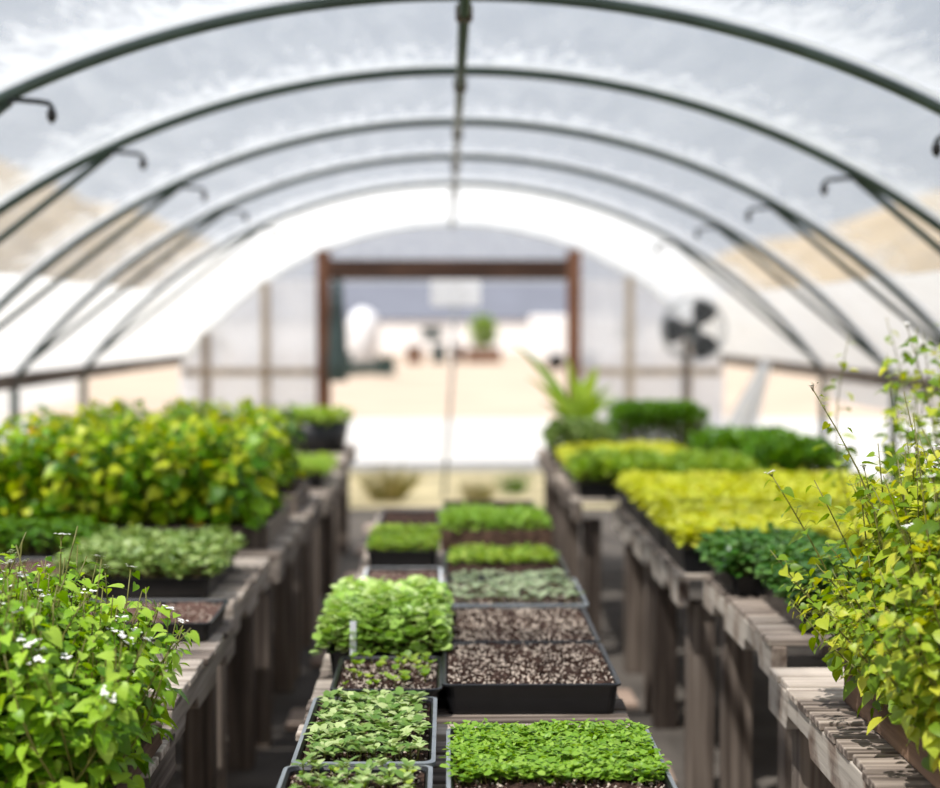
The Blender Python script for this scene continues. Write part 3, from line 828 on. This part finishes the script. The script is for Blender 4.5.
for x0, x1, y0, y1, m, h, l in ((.62, 1.10, 7.78, 8.45, 'grass', .11, 'tray of bright yellow-green grass at the aisle corner behind the lime trays'),
                                (1.12, 1.50, 7.78, 8.45, 'grass', .10, 'tray of yellow-green grass in the middle behind the lime trays'),
                                (.62, 1.30, 8.5, 9.2, 'lime', .09, 'tray of yellowish leaves behind the bright grass trays'),
                                (1.53, 1.93, 7.78, 8.5, 'deep', .17, 'tray of tall deep green herbs behind the lime trays'),
                                (1.36, 1.93, 8.55, 9.2, 'deep', .18, 'tray of dense deep green herbs on the wall side at the back')):
    t = tray(l, x0, x1, y0, y1, .775, h=.07, group=RT)
    cover(t, m, h, 1800, OVAL, .045, bulge=.2, over=0, rough=.12, tilt=(0, 1.2))
t = tray('tray carrying a square clipped block of deep green foliage', 1.03, 1.60, 9.9, 10.6, .775, h=.07, group=RT)
cover(t, 'deep', .27, 3200, OVAL, .04, bulge=.1, over=0, rough=.04, tilt=(0, 1.2), skirt=.5)
t = tray('tray of pale green leaves under the strap leaved plants', .62, 1.0, 9.7, 10.4, .775, h=.07, group=RT)
cover(t, 'softgreen', .15, 1300, OVAL, .055, bulge=.4, over=0, name='foliage', tilt=(.1, 1.2))

# strap-leaved plants by the doorway
p = thing('strap_leaf_plant', 'tall plant with long arching yellow-green strap leaves by the doorway', 'plant', (.86, 10.75, .776))
a = Acc(); a.tube([(0, 0, 0), (0, 0, .01), (0, 0, .14), (0, 0, .145), (0, 0, .12)], [.07, .08, .1, .105, .085], 18); a.build('pot', M['black'], p, smooth=True)
for k, (dx, hgt, lean, wd) in enumerate(((-.44, .66, .1, .036), (-.18, .28, .05, .05), (-.33, .40, -.05, .04), (.13, .48, .0, .055), (.02, .38, .1, .05), (.26, .27, .05, .045), (-.08, .56, -.1, .026), (.2, .36, -.2, .035), (-.24, .22, -.1, .04))):
    a = Acc(); v = []; n = 10
    for i in range(n + 1):
        u = i / n; w = wd * math.sin(PI * min(1, .12 + u * .88)) + .002
        c = np.array([dx * u ** 1.35, lean * u, .12 + hgt * (u - .12 * u ** 4)])
        v += [c + (-w, 0, .008), c, c + (w, 0, .008)]
    f_ = []
    for i in range(n): f_ += [(3 * i, 3 * i + 1, 3 * i + 4, 3 * i + 3), (3 * i + 1, 3 * i + 2, 3 * i + 5, 3 * i + 4)]
    a.add(v, f_, 0, random.random()); a.build('strap_leaf', M['grass'], p, smooth=True)

LT = 'trays on the left benches'
tray('black tray of bare reddish soil on the left, just behind the foreground flowers', -1.17, -.645, 4.46, 4.86, .73, h=.055, soil='redsoil', perlite=300, group=LT)
t = tray('black tray of soft grey-green seedlings at the sunlit bench edge on the left', -1.20, -.73, 5.06, 5.72, .75, h=.065, group=LT)
cover(t, 'softgreen', .085, 1700, OVAL, .036, bulge=.3, over=.03, rough=.15, tilt=(0, 1.0))
t = tray('brown soil tray at the left edge of the photograph', -1.78, -1.23, 5.06, 5.55, .75, h=.06, soil='redsoil', perlite=150, group=LT)
t = tray('tray of low dark green plants at the left edge behind the brown soil', -1.8, -1.25, 5.62, 5.98, .75, h=.06, group=LT)
cover(t, 'deep', .1, 1200, OVAL, .035, bulge=.3, over=.02)
t = tray('tray of bright green sprouts on the low bench behind the bushes on the left', -1.1, -.66, 8.8, 9.6, .72, h=.07, group=LT)
cover(t, 'grass', .07, 1400, OVAL, .035, bulge=.15, over=.02)
t = thing('plant_tub', 'dark tub with low green plants on the farthest left bench', 'tub', (-.87, 10.9, .761))
a = Acc(); a.tube([(0, 0, 0), (0, 0, .02), (0, 0, .2), (0, 0, .205), (0, 0, .17)], [.17, .19, .22, .225, .2], 24); a.build('tub_body', M['black'], t, smooth=True)
a = Acc(); a.tube([(0, 0, .165), (0, 0, .18)], [.203, .203], 24); a.build('soil', M['redsoil'], t)
a = Acc(); n = 500; ang = RNG.uniform(0, 2 * PI, n); rr_ = .23 * np.sqrt(RNG.random(n))
a.leaves(OVAL, np.stack([rr_ * np.cos(ang), rr_ * np.sin(ang), .19 + RNG.uniform(0, .09, n)], 1), jitter_dirs(n, 0, .9), up_dirs(n), .05, RNG.random(n)); o = a.build('foliage', M['grass'], t, smooth=True); o['kind'] = 'stuff'


# ---------------------------------------------------------------- tall leafy plants
def plant_mesh(name, seed, h, nl, ls, mats, T=HEART, top_thin=.45, pet=.05, lean=.08, red=False):
    """one tall plant: bent stem, alternate leaves on stalks; returns the mesh and the stem tips"""
    rng = np.random.default_rng(seed); a = Acc()
    lx, ly = rng.normal(0, lean * h, 2); bx = rng.normal(0, .05 * h)
    def S(u): return np.array([lx * u + bx * math.sin(PI * u), ly * u, h * u])
    a.tube([tuple(S(u)) for u in np.linspace(0, 1, 8)], np.linspace(.0032, .0012, 8), 5, 1)
    P = []; D = []; SZ = []; p0 = []; p1 = []; th = rng.uniform(0, 6.28)
    for k in range(nl):
        u = .08 + .9 * (k + rng.random() * .7) / nl
        th += 2.4 + rng.normal(0, .3)
        e = rng.uniform(-.1, .7); L = pet * (1.25 - u) * rng.uniform(.6, 1.3)
        b = S(u); q = b + L * np.array([math.cos(th) * math.cos(e), math.sin(th) * math.cos(e), math.sin(e)])
        p0.append(b); p1.append(q); P.append(q)
        e2 = rng.uniform(-.75, .25); t2 = th + rng.normal(0, .4)
        D.append((math.cos(t2) * math.cos(e2), math.sin(t2) * math.cos(e2), math.sin(e2)))
        SZ.append(ls * rng.uniform(.6, 1.2) * (1 - top_thin * u ** 2))
    a.leaves(T, P, D, np.tile([0, 0, 1.0], (nl, 1)) + rng.normal(0, .3, (nl, 3)), np.array(SZ), rng.random(nl))
    a.sticks(p0, p1, .0011, 1)
    return a.mesh(name, mats, True), [tuple(S(1.0)), tuple(S(.9) + np.array([.02, .01, .015]))]


def flower_mesh(seed, n=11, r=.010):
    rng = np.random.default_rng(seed); a = Acc()
    P = []; D = []
    for k in range(n):
        c = rng.normal(0, r * .55, 3) * (1, 1, .6); c[2] = abs(c[2]) + .004
        a.sticks([(0, 0, -.006)], [tuple(c)], .0006, 1)
        for j in range(5):
            t = 2 * PI * j / 5; P.append(c); D.append((math.cos(t), math.sin(t), .45))
    a.leaves(ROUND, P, D, np.tile([0, 0, 1.0], (len(P), 1)), np.full(len(P), .0042), np.full(len(P), .5))
    return a.mesh('flower_head', [M['petal'], M['stem']], True)


FL = [flower_mesh(k) for k in range(4)]


def bush(label, cat, x0, x1, y0, y1, z, protos, n, flower=0.0, hfn=None, boxh=.085, group=None, tall=(), name='planter_box', body=True, ragged=.12, wood='boxwood', splay=1.0, drape=0):
    w, d = x1 - x0, y1 - y0
    t = thing(name, label, cat, ((x0 + x1) / 2, (y0 + y1) / 2, z + .001), 0, group)
    a = Acc(); th = .016
    a.box(-w / 2, w / 2, -d / 2, -d / 2 + th, 0, boxh); a.box(-w / 2, w / 2, d / 2 - th, d / 2, 0, boxh)
    a.box(-w / 2, -w / 2 + th, -d / 2 + th, d / 2 - th, 0, boxh); a.box(w / 2 - th, w / 2, -d / 2 + th, d / 2 - th, 0, boxh)
    a.box(-w / 2 + th, w / 2 - th, -d / 2 + th, d / 2 - th, 0, .014); a.build('box', M[wood], t, bevel=.003)
    a = Acc(); a.box(-w / 2 + th + .001, w / 2 - th - .001, -d / 2 + th + .001, d / 2 - th - .001, .015, boxh - .012); a.build('soil', M['soil'], t)
    nx = max(1, round(math.sqrt(n * w / d))); ny = max(1, math.ceil(n / nx)); cnt = 0
    for i in range(nx):
        for j in range(ny):
            if cnt >= n: break
            cnt += 1
            me, tips = random.choice(protos)
            o = bpy.data.objects.new('plant', me); COL.objects.link(o); o.parent = t
            u, v = (i + .5 + random.uniform(-.4, .4)) / nx, (j + .5 + random.uniform(-.4, .4)) / ny
            x, y = (-.5 + u) * (w - .06), (-.5 + v) * (d - .06)
            k = random.uniform(1 - ragged, 1 + ragged) * (hfn(u, v) if hfn else 1)
            o.location = (x, y, boxh - .016); o.scale = (1 / max(k, .6) ** .3 * k, 1 / max(k, .6) ** .3 * k, k)
            ex, ey = (u - .5) * 2, (v - .5) * 2
            o.rotation_euler = (-.22 * splay * ey * abs(ey) + random.gauss(0, .06), .25 * splay * ex * abs(ex) + random.gauss(0, .06), random.uniform(0, 6.28))
            if random.random() < flower:
                for tip in tips[:random.choice((1, 2))]:
                    fo = bpy.data.objects.new('flower_head', random.choice(FL)); COL.objects.link(fo); fo.parent = o
                    fo.location = tip; fo.rotation_euler.z = random.uniform(0, 6); fo['label'] = 'white flower cluster'
    for k in range(drape):                   # low plants leaning out over the aisle side of the box
        o = bpy.data.objects.new('plant', random.choice(protos)[0]); COL.objects.link(o); o.parent = t
        o.location = (-w / 2 + .03, (-.5 + (k + random.random()) / drape) * (d - .08), boxh - .012)
        sc = random.uniform(.4, .72); o.scale = (sc * 1.3, sc * 1.3, sc)
        o.rotation_euler = (random.gauss(0, .15), -random.uniform(.35, .75), random.uniform(-.5, .5))
    return t


buck_p = [plant_mesh('plant', 200 + k, .36, 22, .047, [M['buck'], M['stem']]) for k in range(7)]
buckt_p = [plant_mesh('plant', 230 + k, .44, 15, .044, [M['buck'], M['stem']], top_thin=.75) for k in range(3)]
yel_p = [plant_mesh('plant', 260 + k, .52, 34, .046, [M['buckyellow'], M['stem']], lean=.07) for k in range(8)]
yelt_p = [plant_mesh('plant', 290 + k, .66, 24, .045, [M['buckyellow'], M['stem']], top_thin=.8, lean=.03) for k in range(4)]
stalk_p = [plant_mesh('plant', 400 + k, .68, 26, .055, [M['buckyellow'], M['stem']], top_thin=.5, lean=.14) for k in range(4)]
bush_p = [plant_mesh('plant', 320 + k, .40, 24, .075, [M['bush'], M['stem']]) for k in range(7)]
busho_p = [plant_mesh('plant', 350 + k, .38, 18, .07, [M['bushold'], M['stem']]) for k in range(2)]

bush('low wooden box of fresh green plants with white flower heads in the left foreground', 'plants', -1.12, -.612, 2.84, 3.5, .70, buck_p * 5 + buckt_p, 380, .22, lambda u, v: 1.0 - .16 * max(0, u - .6) / .4, group='flowering plants', splay=1.9, boxh=.045)
bush('wooden box of tall yellow-green plants with tiny white flowers in the right foreground', 'plants', .895, 1.42, 2.8, 3.66, .75, yel_p * 6 + yelt_p, 330, .34, lambda u, v: .9 + .16 * u, group='flowering plants', boxh=.085, splay=1.1, drape=34)
bush('box of thin tall yellowing stalks behind the right foreground plants', 'plants', 1.24, 1.75, 4.5, 5.2, .785, stalk_p, 30, .15, lambda u, v: .98, group='flowering plants', ragged=.2)
for y0, y1, l in ((6.2, 7.1, 'nearer'), (7.38, 8.1, 'farther')):
    bush(f'{l} of two boxes of large leafy bushes with yellow leaves on the left', 'plants', -1.9, -.68, y0, y1, .75, bush_p * 4 + busho_p, 150, 0, lambda u, v: .98, group='large leafy bushes', wood='leg')


# tufts of grass on the dry ground by the doorway
for k, (x, y, r_, h, m, n, l) in enumerate(((-.55, 14.9, .26, .34, 'strawgrass', 260, 'round tuft of olive grass at the end of the left aisle'), (.28, 14.9, .22, .22, 'strawgrass', 180, 'low tuft of dry grass at the end of the middle bench'), (.62, 15.6, .2, .22, 'deep', 130, 'small green weed tuft near the right of the doorway'))):
    a = Acc(); ang = RNG.uniform(0, 2 * PI, n); q = r_ * np.sqrt(RNG.random(n)) * .5
    P = np.stack([q * np.cos(ang), q * np.sin(ang), np.zeros(n)], 1)
    D = np.stack([np.cos(ang) * q * 3, np.sin(ang) * q * 3, np.full(n, .5)], 1) + RNG.normal(0, .1, (n, 3))
    a.leaves(BLADE, P, D, np.tile([.3, .2, .6], (n, 1)), RNG.uniform(.4, 1.2, n) * h, RNG.random(n))
    o = a.build('grass_tuft', M[m], loc=(x, y, 0)); tag(o, l, 'grass', 'grass tufts')

# ---------------------------------------------------------------- light
w = bpy.data.worlds.new('World'); SC.world = w; w.use_nodes = True
nt = w.node_tree; nt.nodes.clear()
out = nt.nodes.new('ShaderNodeOutputWorld'); bg = nt.nodes.new('ShaderNodeBackground')
tc = nt.nodes.new('ShaderNodeTexCoord'); sx = nt.nodes.new('ShaderNodeSeparateXYZ')
nt.links.new(tc.outputs['Generated'], sx.inputs[0])
r = ramp(nt, [(0.0, (.84, .85, .87, 1)), (.06, (.80, .85, .93, 1)), (.35, (.60, .70, .86, 1)), (1.0, (.40, .53, .80, 1))], sx.outputs['Z'])
nt.links.new(r.outputs['Color'], bg.inputs['Color']); bg.inputs['Strength'].default_value = .66
nt.links.new(bg.outputs[0], out.inputs['Surface'])

sun = bpy.data.lights.new('sun', 'SUN'); sun.energy = 7.0; sun.angle = math.radians(.6); sun.color = (1, .96, .9)
so = bpy.data.objects.new('sun', sun); COL.objects.link(so)
so.rotation_euler = Vector((.33, .32, -.88)).to_track_quat('-Z', 'Y').to_euler(); so.location = (0, 0, 20)

# ---------------------------------------------------------------- camera
cam = bpy.data.cameras.new('camera'); co = bpy.data.objects.new('camera', cam); COL.objects.link(co)
F = 1640.0
cam.sensor_fit = 'HORIZONTAL'; cam.sensor_width = 36; cam.lens = F / 940 * 36
co.location = (0, 0, 1.6)
co.rotation_euler = (PI / 2 - math.atan(69 / F), 0, -math.atan(23 / F))
cam.clip_end = 500
cam.dof.use_dof = True; cam.dof.focus_distance = 3.4; cam.dof.aperture_fstop = 1.75
SC.camera = co

SC.view_settings.view_transform = 'Standard'; SC.view_settings.look = 'None'
SC.view_settings.exposure = 0.0; SC.view_settings.gamma = 1.0; SC.view_settings.use_curve_mapping = False
try:
    SC.cycles.use_denoising = True
    SC.cycles.transparent_max_bounces = 16
    SC.cycles.max_bounces = 8
except Exception:
    pass
for o in list(COL.objects):
    for k in ('_z', '_w', '_d'):
        if k in o: del o[k]
